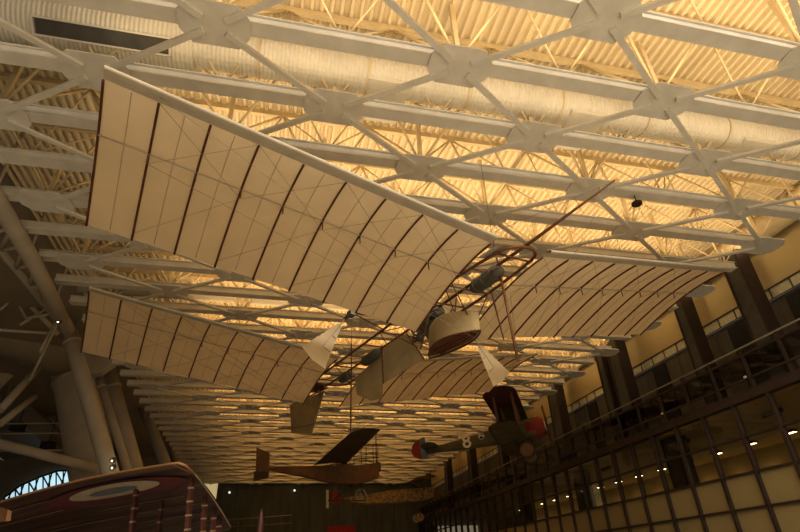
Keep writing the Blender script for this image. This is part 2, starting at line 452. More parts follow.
# lower truss tubes under the frame between the engine and the rudder
for s in (-1, 1):
    MB().tube([(.28*s, -2.9, -.1), (.28*s, -3.5, -.95), (.28*s, -4.7, -.2)], .018, 6).build('engine_bearer', 'wood', ae, local=True)
# metal drums (floats)
def drum(a0, a1, u, r, rr=0):
    L = a1-a0
    b = MB(); b.tube([(rr, a0, u), (rr, a0+.02, u), (rr, a0+.16*L, u), (rr, a1-.16*L, u), (rr, a1-.02, u), (rr, a1, u)], [.02, r*.55, r, r, r*.55, .02], 18)
    d = b.build('float_drum', 'drum', ae, local=True)
    b = MB()
    for f in (.22, .5, .78): b.ring((rr, a0+f*L, u), (0,1,0), r, .014, 18, 6)
    b.build('drum_band', 'drum', d, local=True)
drum(-1.72, -.72, -.17, .16); drum(-7.05, -5.95, -.2, .15, .05); drum(-8.85, -8.15, -.22, .13)
# grey cloth tray under the nose
b = MB(); b.grid([[(.55, -.25, -.03), (.2, -.02, -.03)], [(.58, -.75, -.03), (.1, -.5, -.03)]], smooth=False); b.build('nose_cloth', 'lead', ae, local=True)
# radial engine: crankcase, five cylinders, pipes, flywheels
en = MB().tube([(-.16, -3.55, -.18), (.16, -3.55, -.18)], .20, 20).build('engine', 'metal', ae, local=True)
for k in range(5):
    t = 2*math.pi*k/5+.3; d = V((0, math.sin(t), math.cos(t))); c = V((0, -3.55, -.18))
    b = MB(); b.tube([c+d*.16, c+d*.24, c+d*.24, c+d*.55, c+d*.55, c+d*.60], [.075, .075, .10, .10, .075, .055], 12)
    for q in range(4): b.ring(c+d*(.28+.07*q), d, .10, .012, 12, 4)
    b.build('cylinder', 'metal', en, local=True)
    b = MB(); b.tube([c+d*.58+V((.06,0,0)), c+d*.62+V((.14,0,0)), c+d*.30+V((.22,0,0)), c+V((.2,0,0))], .018, 6); b.build('intake_pipe', 'drum', en, local=True)
b = MB(); b.ring((.24, -3.55, -.18), (1,0,0), .40, .025, 28, 6); b.ring((-.24, -3.55, -.18), (1,0,0), .40, .025, 28, 6)
for s in (-.24, .24):
    for k in range(3):
        t = math.pi*k/3; d = V((0, math.sin(t), math.cos(t)))*.40; c = V((s, -3.55, -.18)); b.tube([c-d, c+d], .007, 4)
b.build('flywheel', 'drum', en, local=True)
# transverse shaft tubes and bevel boxes to the propellers
for s in (-1, 1):
    MB().tube([(.2*s, -3.6, -.22), (1.85*s, -3.85, -.16)], .032, 8).build('drive_shaft', 'darkgrey', ae, local=True)
    MB().tube([(.6*s, -3.3, -.09), (1.85*s, -3.8, -.10)], .016, 6).build('shaft_strut', 'wood', ae, local=True)
    MB().tube([(.6*s, -4.7, -.09), (1.85*s, -3.95, -.10)], .016, 6).build('shaft_strut', 'wood', ae, local=True)
    MB().box((1.85*s, -3.88, -.17), (.13, .22, .13)).build('gear_box', 'metal', ae, local=True)
    c = V((1.86*s, -4.2, -.17))
    pr = MB().tube([(1.86*s, -3.95, -.17), (1.86*s, -4.25, -.17)], .045, 10).build('propeller', 'metal', ae, local=True)
    for sg, ang in ((1, math.radians(-54)), (-1, math.radians(-54))):
        d = V((s*math.cos(ang), 0, math.sin(ang)))*sg; e = V((-d.z, 0, d.x))
        rows = []
        for i in range(11):
            f = i/10; rr = .24+1.11*f; wv = (.06+.30*f)
            rows.append([c+d*(rr+(-.06*abs(j-2)*.5 if i == 10 else 0))+e*(wv*(j-2)/2)+V((0, .30*wv*(j-2)/2*(1.0-.7*f)*s*sg, 0)) for j in range(5)])
        b = MB(); b.grid(rows); bl = b.build('blade', 'fabric', pr, local=True)
        b = MB(); b.tube([c, c+d*.9], [.022, .010], 6)
        for f in (.3, .62): b.tube([c+d*(.24+1.11*f)-e*(.055+.225*f), c+d*(.24+1.11*f)+e*(.055+.225*f)], .008, 4)
        b.build('blade_spar', 'lead', bl, local=True)
# pilot car: fabric-sided canoe open underneath
def lens(u, hw, a0, a1, n=14):
    L = []
    for i in range(n+1):
        f = i/n; L.append(V((hw*math.sin(math.pi*f)**.8, a0+(a1-a0)*f, u)))
    for i in range(1, n):
        f = 1-i/n; L.append(V((-hw*math.sin(math.pi*f)**.8, a0+(a1-a0)*f, u)))
    return L
top = lens(0, .42, -1.62, -3.5); bot = lens(0, .36, -1.64, -3.6)
for p in top: f = (p.y+1.62)/-1.9; p.z = -.72+.19*math.sin(math.pi*f)-.16*f*f
for p in bot: f = (p.y+1.64)/-2.0; p.z = -1.13+.06*math.sin(math.pi*f)
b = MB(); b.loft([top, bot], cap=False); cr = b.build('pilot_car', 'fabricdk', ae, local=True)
b = MB(); b.b.faces.new([b.b.verts.new(p+V((0,0,.05))) for p in bot]); b.build('car_floor', 'wood', cr, local=True)
b = MB(); b.tube(bot+[bot[0]], .02, 6, cap=False)
for s in (-.12, 0, .12): b.tube([(s, -1.95, -1.09), (s, -3.3, -1.09)], .016, 5)
b.build('floor_rail', 'rib', cr, local=True)
for a, s in ((-1.75, 1), (-1.75, -1), (-3.3, 1), (-3.3, -1)):
    MB().tube([(.5*s, a, -.1), (.14*s, a-.05, -.75)], .014, 5).build('car_hanger', 'wood', cr, local=True)
# rudder fin under the frame
def sheet(poly, th, name, m, parent, **kw):
    b = MB(); b.prism([V((-th/2, a, u)) for a, u in poly], (th, 0, 0)); return b.build(name, m, parent, local=True, **kw)
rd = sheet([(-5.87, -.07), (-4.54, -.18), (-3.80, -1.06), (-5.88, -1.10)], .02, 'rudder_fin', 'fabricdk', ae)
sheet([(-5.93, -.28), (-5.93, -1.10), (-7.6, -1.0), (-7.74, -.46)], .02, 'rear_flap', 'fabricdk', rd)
b = MB(); b.grid([[(0, -5.95, -1.1), (0, -7.6, -1.0)], [(-.30, -6.6, -1.32), (-.32, -7.3, -1.22)]], smooth=False); b.build('folded_flap', 'fabricdk', rd, local=True)
b = MB(); b.tube([(.02, -5.9, -.02), (.02, -5.9, -1.12)], .018, 6); b.tube([(.02, -4.54, -.16), (.02, -3.80, -1.08)], .016, 6); b.build('hinge_post', 'wood', rd, local=True)
# tail
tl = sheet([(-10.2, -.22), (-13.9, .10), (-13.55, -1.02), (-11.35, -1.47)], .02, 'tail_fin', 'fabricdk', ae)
MB().tube([(0, -9.9, -.19), (0, -13.95, .12)], .022, 6).build('fin_spar', 'wood', tl, local=True)
b = MB(); b.tube([(.02, -11.1, -1.15), (.02, -13.65, -.82)], .008, 5); b.build('fin_batten', 'wood', tl, local=True)
b = MB(); b.grid([[(.62, -10.2, -.06), (.02, -9.9, -.06)], [(.25, -10.9, -.10), (.02, -10.9, -.10)]], smooth=False); b.build('tail_cloth', 'orange', ae, local=True)
# king posts and bracing wires
posts = [((0, -.80, -.05), (0, -.68, -2.07), .026), ((-.55, -1.75, -.1), (-.5, -1.53, -1.30), .018), ((0, -.8, -.05), (0, -.85, .75), .018), ((0, -2.3, -.1), (0, -2.52, -.72), .016),
         ((0, -8.0, -.1), (0, -8.09, -1.99), .024), ((0, -8.0, -.1), (0, -7.98, .70), .02), ((-.6, -5.6, -.1), (-.6, -5.5, -.75), .014)]
for p, q, r in posts: MB().tube([p, q], r, 8).build('king_post', 'wood', ae, local=True)
def wire(p, q): MB().tube([p, q], .0035, 4).build('bracing_wire', 'wire', ae, local=True)
for nm, base, top_ in (('fl', V((0, -.68, -2.07)), None), ('fr', V((0, -.68, -2.07)), None), ('rl', V((0, -8.09, -1.99)), None), ('rr', V((0, -8.09, -1.99)), None)):
    P = WG[nm][1]
    for k in (3, 8): wire(base, P(k, .02, -.03))
    for k in (4, 8): wire(base, P(k, .42, -.2))
    for k in range(0, 8, 2): wire(P(k, .42, -.2), P(k+2, .06, -.03)); wire(P(k, .06, -.03), P(k+2, .42, -.2))
    for k in range(0, 8, 2): wire(P(k, .42, -.2), P(k+2, .95, -.03))
for s in (-1, 1): wire((0, -.68, -2.07), (0, 2.1, .03)); wire((0, -.85, .75), (0, 2.1, .04)); wire((0, -8.09, -1.99), (0, -13.8, .05))
# suspension cables
def cable(p, label):
    p = V(p); tag(MB().tube([p, (p.x, p.y, LZ+.05)], .006, 5).build('suspension_cable', 'wire'), label, 'cable', 'suspension cables')
def aw(r, a, u): return V((PX, PY, PZ))+Q @ V((r, a, u))
cable(aw(0, -.85, .72), 'thin steel cable holding the front king post of the tandem-wing aircraft to the roof')
cable(aw(0, -7.98, .68), 'thin steel cable holding the rear king post of the tandem-wing aircraft to the roof')

# ------------------------------------------------------------------ hanging biplane with stripes on its rudder
class Fr:
    """local frame: f forward, l left, u up, origin o"""
    def __init__(s, o, f, upv=(0,0,1)):
        s.o = V(o); s.f = V(f).normalized(); s.l = V(upv).cross(s.f).normalized(); s.u = s.f.cross(s.l)
    def __call__(s, a, b, c): return s.o+s.f*a+s.l*b+s.u*c
def fuselage(F, secs, n=12, sq=.75):
    out = []
    for a, w, zlo, zhi in secs:
        r = []
        for k in range(n):
            t = 2*math.pi*k/n; cx, sx = math.cos(t), math.sin(t)
            e = 1-.5*sq
            xx = math.copysign(abs(cx)**e, cx); zz = math.copysign(abs(sx)**e, sx)
            r.append(F(a, w*xx, (zlo+zhi)/2+(zhi-zlo)/2*zz))
        out.append(r)
    return out
def plane_wing(F, a_le, chord, b0, b1, c0, c1, th=.05, tip=.35, n=10, sweep=0):
    """one wing panel from lateral b0 (root) to b1 (tip), rounded tip, thin cambered solid"""
    upper, lower = [], []
    m = 8
    for i in range(n+1):
        f = i/n; b = b0+(b1-b0)*f; d = abs(b1-b0)*(1-f)
        k = 1.
        if tip and d < tip*1.6: k = math.sqrt(max(.03, 1-(1-d/(tip*1.6))**2))
        ch = chord*(.45+.55*k); le = a_le-(chord-ch)*.45+sweep*f; c = c0+(c1-c0)*f
        upper.append([F(le-ch*s/m, b, c+.055*chord*4*(s/m)*(1-s/m)*(1.1-.4*s/m)) for s in range(m+1)])
        lower.append([F(le-ch*s/m, b, c+.03*chord*4*(s/m)*(1-s/m)-th*math.sin(math.pi*s/m)*.5) for s in range(m+1)])
    bmx = MB(); bmx.grid(upper); bmx.grid(lower); bmesh.ops.remove_doubles(bmx.b, verts=bmx.b.verts, dist=.002)
    return bmx
pn = ray(545, 425); pt = ray(421, 453)
pn = pn/pn.y*21.9; pt = pt/pt.y*24.9
F = Fr(pt, pn-pt); L = (pn-pt).length
ROT = lambda a: a
bp = thing('hanging_biplane', 'olive biplane hanging by the gallery, nose to the wall, white number on its side', 'aircraft', F(L*.7, 0, -1.2))
secs = [(.25, .05, -.10, .12), (1.2, .14, -.20, .16), (2.4, .26, -.30, .22), (3.6, .36, -.40, .30), (4.4, .42, -.46, .36), (5.2, .45, -.46, .40), (L-.45, .45, -.46, .42)]
MB().loft(fuselage(F, secs)).build('fuselage', 'olive', bp)
cw = MB().loft(fuselage(F, [(L-.85, .47, -.48, .44), (L-.2, .47, -.48, .44), (L-.02, .34, -.34, .30)], sq=.2)).build('cowling', 'red', bp)
b = MB(); b.tube([F(L-.05, 0, -.02), F(L+.02, 0, -.02)], [.30, .24], 20); b.build('cowling_front', 'white', cw)
b = MB(); b.tube([F(L-.02, 0, 0), F(L+.14, 0, 0)], [.11, .05], 12); hb = b.build('propeller', 'darkgrey', bp)
d = (F(0, .45, .9)-F(0, 0, 0)).normalized()
for s in (-1, 1):
    e = F.f.cross(d); c = F(L+.1, 0, 0)
    b = MB(); b.grid([[c+d*s*(.05+1.1*i/8)+e*(w*(.06+.13*math.sin(math.pi*(i+.6)/9)))+F.f*(w*.05) for w in (-1, 0, 1)] for i in range(9)]); b.build('blade', 'wood', hb)
# rudder in three stripes: white at the post, then blue, then red
pr_ = [(.42, .60, .95), (.14, .33, .62), (-.22, .05, .33)]
def rud(a0, a1):   # slab of a rounded rudder between two stations behind the post
    up_, lo_ = [], []
    for i in range(9):
        a = a0+(a1-a0)*i/8; f = min(1, max(0, (a+.45)/.75)); h = .52*math.sqrt(max(.0, 1-(1-f)**2.2))
        up_.append(F(a, 0, .16+h)); lo_.append(F(a, 0, .10-h*.8))
    return up_+lo_[::-1]
def slab(poly, F, th): b = MB(); b.prism([p-F.l*th/2 for p in poly], F.l*th); return b
rdr = slab(rud(.02, .30), F, .05).build('rudder', 'blue', bp)
slab(rud(-.45, .02), F, .05).build('red_stripe', 'red', rdr)
slab([F(.30, 0, .10), F(.30, 0, .62), F(.95, 0, .16)], F, .04).build('tail_fin', 'white', bp)
for s in (-1, 1):
    plane_wing(F, .95, .75, .05*s, 1.15*s, .10, .10, .03, .4).build('tailplane', 'olive', bp)
# wings: upper and lower pair
AU, AL = 5.25, 4.95
for s in (-1, 1):
    nearw = F(0, s, 0).y < F(0, 0, 0).y
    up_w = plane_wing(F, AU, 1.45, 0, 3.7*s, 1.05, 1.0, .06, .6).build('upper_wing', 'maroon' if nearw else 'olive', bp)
    plane_wing(F, AL, 1.25, .35*s, 3.5*s, -.38, -.34, .06, .5).build('lower_wing', 'olive', bp)
    for a, bo in ((AU-.25, 2.55), (AU-1.05, 2.55)):
        MB().bar(F(a-.05, bo*s, -.34), F(a, bo*s, 1.03), .05, .11, F.f).build('wing_strut', 'wood', bp)
    for a in (AU-.3, AU-1.0): MB().bar(F(a, .3*s, .36), F(a, .45*s, 1.05), .04, .07, F.f).build('cabane_strut', 'wood', bp)
    # landing gear
    for a in (5.25, 4.45): MB().bar(F(a, .35*s, -.42), F(4.95, .72*s, -1.05), .035, .06).build('gear_leg', 'darkbrown', bp)
    wb = MB(); wb.ring(F(4.95, .80*s, -1.05), F.l, .32, .055, 26, 8); wh = wb.build('wheel', 'rubber', bp)
    wb = MB(); wb.tube([F(4.95, .80*s, -1.05)-F.l*.04, F(4.95, .80*s, -1.05)+F.l*.04], .29, 22); wb.build('wheel_disc', 'brown', wh)
MB().tube([F(4.95, -.82, -1.05), F(4.95, .82, -1.05)], .025, 8).build('axle', 'darkgrey', bp)
MB().tube([F(3.5, 0, .2), F(3.62, 0, .55), F(4.1, 0, .62)], .02, 6).build('windscreen_frame', 'darkgrey', bp)
# painted number and emblem on the side facing the camera (picture side)
SIDE = 1 if (F.l.y < 0) else -1
def decal(txt, a, c, size, m, parent, name, off):
    cu = bpy.data.curves.new('t', 'FONT'); cu.body = txt; cu.size = size; cu.extrude = .004; cu.align_x = 'CENTER'; cu.align_y = 'CENTER'; cu.offset = .012
    o = bpy.data.objects.new('t', cu); COL.objects.link(o)
    dg = bpy.context.evaluated_depsgraph_get(); me = bpy.data.meshes.new_from_object(o.evaluated_get(dg)); bpy.data.objects.remove(o)
    me.materials.clear(); me.materials.append(M[m])
    X = F.f*(1 if SIDE < 0 else -1); Y = F.u; Z = X.cross(Y)
    if Z.dot(F.l*SIDE) < 0: X = -X; Z = -Z
    root = parent
    while root.parent: root = root.parent
    T = Matrix((X, Y, Z)).transposed(); o = F(a, SIDE*off, c)-V(root.location)
    for v in me.vertices: v.co = T @ v.co+o
    ob = bpy.data.objects.new(name, me); COL.objects.link(ob); ob.parent = parent; return ob
decal('8', 2.32, -.03, .86, 'white', bp, 'painted_number', .30)
b = MB(); b.ring(F(3.05, SIDE*.335, .06), F.l, .14, .012, 20, 6); b.bar(F(2.95, SIDE*.34, .16), F(3.2, SIDE*.36, .02), .03, .06); b.bar(F(2.92, SIDE*.34, .02), F(3.02, SIDE*.36, .12), .03, .05); b.build('painted_emblem', 'white', bp)
cable(F(AU-.6, 0, 1.05), 'thin steel cable above the upper wing of the olive biplane')

# ------------------------------------------------------------------ hanging brown monoplane
G0 = aty(262, 468, 28); G1 = aty(379, 466, 28)
F = Fr(G0, V((G1.x-G0.x, 0, G1.z-G0.z))); L = (G1-G0).length
mp_ = thing('hanging_monoplane', 'brown antique monoplane hanging before the far wall with a wedge body', 'aircraft', F(L*.75, 0, -1.5))
def wedge(F, secs): return [[F(a, -w, lo), F(a, w, lo), F(a, w, hi), F(a, -w, hi)] for a, w, lo, hi in secs]
MB().loft(wedge(F, [(.25, .05, -.12, .02), (2.0, .26, -.42, .02), (3.6, .34, -.80, .0), (4.8, .36, -.86, .0), (L-.05, .30, -.58, .12)]), smooth=False).build('fuselage', 'brown', mp_)
MB().prism([F(-.35, 0, 1.0), F(.32, 0, .72), F(.36, 0, -.25), F(-.30, 0, -.15)], F.l*.03).build('tail_fin', 'brown', mp_)
MB().prism([F(-.36, -.02, -.15), F(.36, -.02, -.2), F(.34, -.02, -.48), F(-.38, -.02, -.62)], F.l*.03).build('lower_fin', 'brownwing', mp_)
for s in (-1, 1):
    # wing panel: cambered sheet with strong dihedral
    rows = []
    for i in range(9):
        f = i/8; a_le = 4.15+1.10*f; ch = 1.65-.35*f; bl = (.3+3.9*f)*s; c = .06+.78*f
        rows.append([F(a_le-ch*j/6, bl, c+.10*4*(j/6)*(1-j/6)-.05*j/6) for j in range(7)])
    # nearer panel stands toward the camera
    b = MB(); b.grid(rows); w = b.build('wing', 'brownwing', mp_)
    b = MB()
    for i in range(1, 9): b.tube(rows[i], .015, 5)
    b.build('wing_rib', 'darkbrown', w)
# open trellis of thin posts round the nose
tr = MB().bar(F(3.9, 0, .95), F(L, 0, 1.1), .05, .05).build('trellis', 'darkbrown', mp_)
for k in range(9):
    a = 3.7+k*.32
    if a < L: MB().tube([F(a, .25*(1 if k % 2 else -1), .05), F(a, .12*(1 if k % 2 else -1), 1.0)], .02, 5).build('trellis_post', 'darkbrown', tr)
MB().bar(F(4.7, .3, .42), F(L, .3, .48), .05, .05).build('trellis_rail', 'darkbrown', tr)
MB().tube([F(L-.12, .15, -.4), F(L-.08, .15, 1.95)], .03, 6).build('nose_post', 'darkbrown', mp_)
MB().tube([F(L-.1, 0, -.05), F(L+.06, 0, -.05)], [.28, .22], 14).build('engine', 'darkgrey', mp_)
b = MB(); b.ring(F(5.0, .35, -1.32), F.l, .25, .05, 24, 8); wh = b.build('wheel', 'greytyre', mp_)
b = MB(); b.tube([F(5.0, .30, -1.32), F(5.0, .40, -1.32)], .07, 10)
for k in range(6):
    t = math.pi*k/6; dd = (F.f*math.cos(t)+F.u*math.sin(t))*.25; b.tube([F(5.0, .35, -1.32)-dd, F(5.0, .35, -1.32)+dd], .006, 4)
b.build('spokes', 'greytyre', wh)
MB().bar(F(3.3, 0, -1.58), F(5.2, 0, -1.64), .06, .05).build('skid', 'darkbrown', mp_)
for a, q in ((3.6, 3.45), (4.9, 5.2), (4.6, 3.6)): MB().tube([F(a, .1, -.8), F(q, .05, -1.55)], .025, 6).build('gear_leg', 'darkbrown', mp_)
cable(F(4.5, 0, 1.0), 'thin steel cable above the brown monoplane')

# ------------------------------------------------------------------ small mottled plane before the far wall
A = aty(332, 500, 41); B = aty(434, 494, 41)
F = Fr(A, V((B.x-A.x, 0, B.z-A.z))); L = (B-A).length
sp = thing('small_hanging_plane', 'small mottled tan aeroplane low before the dark far wall, red and white tail', 'aircraft', F(L*.8, 0, -2))
MB().loft(wedge(F, [(.9, .08, -.12, .10), (2.6, .3, -.42, .20), (4.4, .42, -.45, .40), (L-1.0, .45, -.45, .42), (L-.1, .36, -.22, .42)]), smooth=False).build('fuselage', 'tanmott', sp)
MB().prism([F(.0, 0, .62), F(.5, 0, .62), F(.55, 0, -.25), F(.0, 0, -.3)], F.l*.04).build('rudder', 'red', sp)
MB().prism([F(-.42, 0, .70), F(-.24, 0, .70), F(-.24, 0, -.52), F(-.42, 0, -.52)], F.l*.04).build('white_stripe', 'white', sp)
MB().prism([F(.5, 0, .12), F(.5, 0, -.12), F(1.0, 0, -.10), F(1.0, 0, .08)], F.l*.04).build('tail_fin', 'red', sp)
for s in (-1, 1):
    plane_wing(F, L-.6, 1.4, 0, 3.6*s, .95, (.80 if F(0, s, 0).y < F(0, 0, 0).y else 1.35), .05, .5).build('wing', 'tanmott', sp)
    MB().bar(F(L-1.1, .4*s, .55), F(L-1.2, 1.7*s, .98), .04, .08).build('wing_strut', 'darkbrown', sp)
    MB().bar(F(L-1.3, .3*s, -.3), F(L-1.4, .55*s, -1.45), .06, .09).build('gear_leg', 'brown', sp)
    b = MB(); b.ring(F(L-1.35, .6*s+.25, -1.55), F.l, .22, .07, 18, 8); w = b.build('wheel', 'greytyre', sp)
    MB().tube([F(L-1.35, .6*s+.2, -1.55), F(L-1.35, .6*s+.3, -1.55)], .2, 14).build('wheel_disc', 'tanmott', w)
b = MB(); b.tube([F(L-.1, 0, .10), F(L+.12, 0, .10)], [.33, .25], 14); b.build('cowling', 'brown', sp)
cable(F(L-1.4, 0, 1.0), 'thin steel cable above the small mottled tan aeroplane')

# ------------------------------------------------------------------ standing aeroplane at lower left
LEt = V((-.90, 5.85, 1.08)); LEl = V((-3.2, 7.6, .90)); ch = V((.44, 1.75, -.49))
el = LEl-LEt
wg = thing('parked_biplane', 'reddish brown streaked biplane wing with pale roundel standing at the lower left', 'aircraft', (-1.9, 7.2, FL))
def wpt(s, c):   # s along span (0 tip .. 1 left edge of view), c chord fraction
    nose = .03*math.sin(math.pi*min(1, max(0, c)))
    bow = .06*math.sin(math.pi*min(1, s*.9))
    return LEt+el*s+ch*c+V((0, 0, nose+bow*(1-c)))
m = bpy.data.materials.new('streaked wing cloth'); m.use_nodes = True; nt = m.node_tree; bs = nt.nodes['Principled BSDF']; bs.inputs['Roughness'].default_value = .55
tc = nt.nodes.new('ShaderNodeTexCoord'); vr = nt.nodes.new('ShaderNodeVectorRotate'); vr.inputs['Axis'].default_value = (0, 0, 1); vr.inputs['Angle'].default_value = math.atan2(-el.y, -el.x)*-1
mp0 = nt.nodes.new('ShaderNodeMapping'); mp0.inputs['Scale'].default_value = (.5, 14, 3)
nz = nt.nodes.new('ShaderNodeTexNoise'); nz.inputs['Scale'].default_value = 1.3; nz.inputs['Detail'].default_value = 6
rp = nt.nodes.new('ShaderNodeValToRGB'); cr_ = rp.color_ramp
cr_.elements[0].position = .32; cr_.elements[0].color = (.012, .005, .004, 1); cr_.elements[1].position = .72; cr_.elements[1].color = (.11, .06, .028, 1)
e_ = cr_.elements.new(.52); e_.color = (.045, .019, .013, 1)
nt.links.new(tc.outputs['Object'], vr.inputs['Vector']); nt.links.new(vr.outputs[0], mp0.inputs['Vector']); nt.links.new(mp0.outputs[0], nz.inputs['Vector'])
nt.links.new(nz.outputs['Fac'], rp.inputs['Fac']); nt.links.new(rp.outputs['Color'], bs.inputs['Base Color'])
M['streak'] = m
b = MB(); ss = [0, .012, .03, .06, .1]+[.15+.07*i for i in range(24)]
rowsU, rowsL = [], []
for s in ss:
    k = math.sqrt(max(0, 1-(1-min(1, s/.035))**2))
    c0 = .16*(1-k); c1 = 1-.05*(1-k)
    rowsL.append([wpt(s, c0+(c1-c0)*j/12) for j in range(13)]); rowsU.append([wpt(s, c0+(c1-c0)*j/12)+V((0, 0, .004+.03*math.sin(math.pi*j/12))) for j in range(13)])
b.grid(rowsL); b.grid(rowsU); w = b.build('upper_wing', 'streak', wg)
b = MB(); b.tube([r[0] for r in rowsL], .014, 6); b.build('leading_edge', 'brown', w)
b = MB(); b.tube(rowsL[3][:1]+[rowsL[0][j] for j in range(13)], .010, 6); b.build('tip_edge', 'band', w)
b = MB()
for c_, a0, a1 in ((.14, .5, 1.7), (.30, .75, 1.7), (.42, .12, .6), (.55, .05, 1.1), (.68, .1, .5), (.8, .05, .8)): b.tube([wpt(a0+(a1-a0)*j/10, c_)-V((0,0,.010)) for j in range(11)], .005, 4)
b.build('span_tape', 'band', w, kind='stuff')
# roundel on the underside
def plane_hit(px, py):
    d = ray(px, py); n = el.cross(ch); t = LEt.dot(n)/d.dot(n); q = d*t-LEt
    # solve q = el*s + ch*c
    a11, a12, a22 = el.dot(el), el.dot(ch), ch.dot(ch); b1, b2 = q.dot(el), q.dot(ch); D = a11*a22-a12*a12
    return (b1*a22-b2*a12)/D, (a11*b2-a12*b1)/D
def disc(s0, c0, rs, rc, off, name, mm, parent, inner=0., k=40):
    b = MB(); rows = [[], []]
    for i in range(k+1):
        t = 2*math.pi*i/k
        rows[0].append(wpt(s0+rs*inner*math.cos(t), c0+rc*inner*math.sin(t))-V((0,0,off))); rows[1].append(wpt(s0+rs*math.cos(t), c0+rc*math.sin(t))-V((0,0,off)))
    b.grid(rows); return b.build(name, mm, parent)
M['rgrey'] = mat('faded roundel ring', (.27, .225, .155), .7, .15, 5); M['rblue'] = mat('faded roundel heart', (.085, .10, .105), .7, .15, 5); M['rred'] = mat('faded crimson field', (.075, .016, .019), .7, .2, 4)
s0, c0 = plane_hit(116, 490); s1, _c = plane_hit(162, 477); s2, _c2 = plane_hit(68, 506)
RS = abs(s2-s1)/2
RC = RS*el.length/ch.length
disc(s0+.05, c0+.06, RS*1.45, RC*.30, .022, 'crimson_field', 'rred', w)
ro = disc(s0+.03, c0+.03, RS*.9, RC*.20, .032, 'roundel', 'rgrey', w)
disc(s0+.03, c0+.03, RS*.48, RC*.085, .040, 'roundel_heart', 'rblue', ro)
# lower wing, struts with cord bindings
b = MB(); low = [[wpt(s, .0+.9*j/8)+V((.1, .15, -1.35)) for j in range(9)] for s in (.02, .2, .5, .8, 1.2, 1.7)]
b.grid(low); b.grid([[p+V((0,0,.04)) for p in r] for r in low]); b.build('lower_wing', 'streak', wg)
for px, py, dy in ((136, 492, 0), (161, 506, 0), (193, 481, 0), (206, 500, 0), (217, 512, 0), (225, 519, 0)):
    s, c = plane_hit(px, py); c = min(c, .93); s = max(s, .03); p = wpt(s, c)
    q = V((p.x+.10, p.y+.12, p.z-1.32))
    st = MB().bar(p, q, .035, .075, ch).build('wing_strut', 'strut', wg)
    for f in (.06, .16, .26, .36): r_ = p+(q-p)*f; MB().bar(r_, r_+(q-p)*.014, .042, .082, ch).build('cord_binding', 'band', st)
# fuselage, undercarriage
fo = wpt(1.35, .4)+V((.1, 0, -.75)); F = Fr(fo, -V((ch.x, ch.y, ch.z*.6)))
MB().loft(fuselage(F, [(-3.4, .08, -.1, .1), (-1.5, .3, -.35, .3), (.3, .38, -.42, .35), (1.0, .36, -.38, .34)])).build('fuselage', 'brown', wg)
for s in (-1, 1):
    cz = FL+.33; c = F(.5, .7*s, 0); c.z = cz
    b = MB(); b.ring(c, F.l, .29, .05, 24, 8); wh = b.build('wheel', 'rubber', wg)
    MB().tube([c-F.l*.03, c+F.l*.03], .27, 18).build('wheel_disc', 'brown', wh)
    MB().bar(F(.5, .3*s, -.35), c, .04, .07).build('gear_leg', 'strut', wg)
# orange timber propeller and dark nose just inside the left edge
p0 = aty(8, 510, 5.2)
pp = thing('wooden_propeller', 'orange varnished wooden propeller blade poking in at the lower left edge', 'propeller', (p0.x, p0.y, FL))
hubc = p0+V((-.30, 0, .0))
MB().tube([hubc, hubc+V((.02, -.14, 0))], .09, 16).build('hub', 'darkgrey', pp)
for d, L_ in ((V((.93, .05, -.12)), .335), (V((-.93, -.05, .10)), .7)):
    d.normalize(); e = V((0, .35, 1)).normalized(); b = MB()
    b.grid([[hubc+d*(L_*i/8)+e*(wd*(.03+.035*math.sin(math.pi*(i+1)/9.5)))+V((0, -.03*wd, 0)) for wd in (-1, -.4, .4, 1)] for i in range(9)]); bl = b.build('blade', 'orange', pp)
    b = MB(); b.grid([[hubc+d*(L_*i/20)+e*(wd*(.03+.035*math.sin(math.pi*(i/2.5+1)/9.5)))+V((0, -.03*wd-.006, 0)) for wd in (-1, -.4, .4, 1)] for i in (18, 19, 20)]); b.build('tip_sheath', 'brown', bl)
MB().tube([hubc+V((0, .05, 0)), (hubc.x, hubc.y+.05, FL)], .03, 8).build('display_post', 'dark', pp)
MB().tube([(hubc.x, hubc.y+.05, FL), (hubc.x, hubc.y+.05, FL+.03)], .3, 20).build('display_base', 'dark', pp)
# upright dark wooden blade on a stand
p1 = aty(260.5, 508, 9); p2 = aty(259, 536, 9)
t = thing('upright_propeller', 'dark brown pointed wooden propeller blade standing upright before the far wall', 'propeller', (p2.x, p2.y, FL))
b = MB(); L_ = (p1-p2).length+.5
b.tube([V((p2.x, p2.y, p1.z-L_*f)) for f in (0, .08, .25, .5, .8, 1)], [.006, .03, .055, .06, .05, .035], 8); b.build('blade', 'strut', t)
MB().tube([(p2.x, p2.y, p1.z-L_), (p2.x, p2.y, FL)], .04, 10).build('display_post', 'darkgrey', t)
MB().tube([(p2.x, p2.y, FL), (p2.x, p2.y, FL+.04)], .3, 20).build('display_base', 'dark', t)

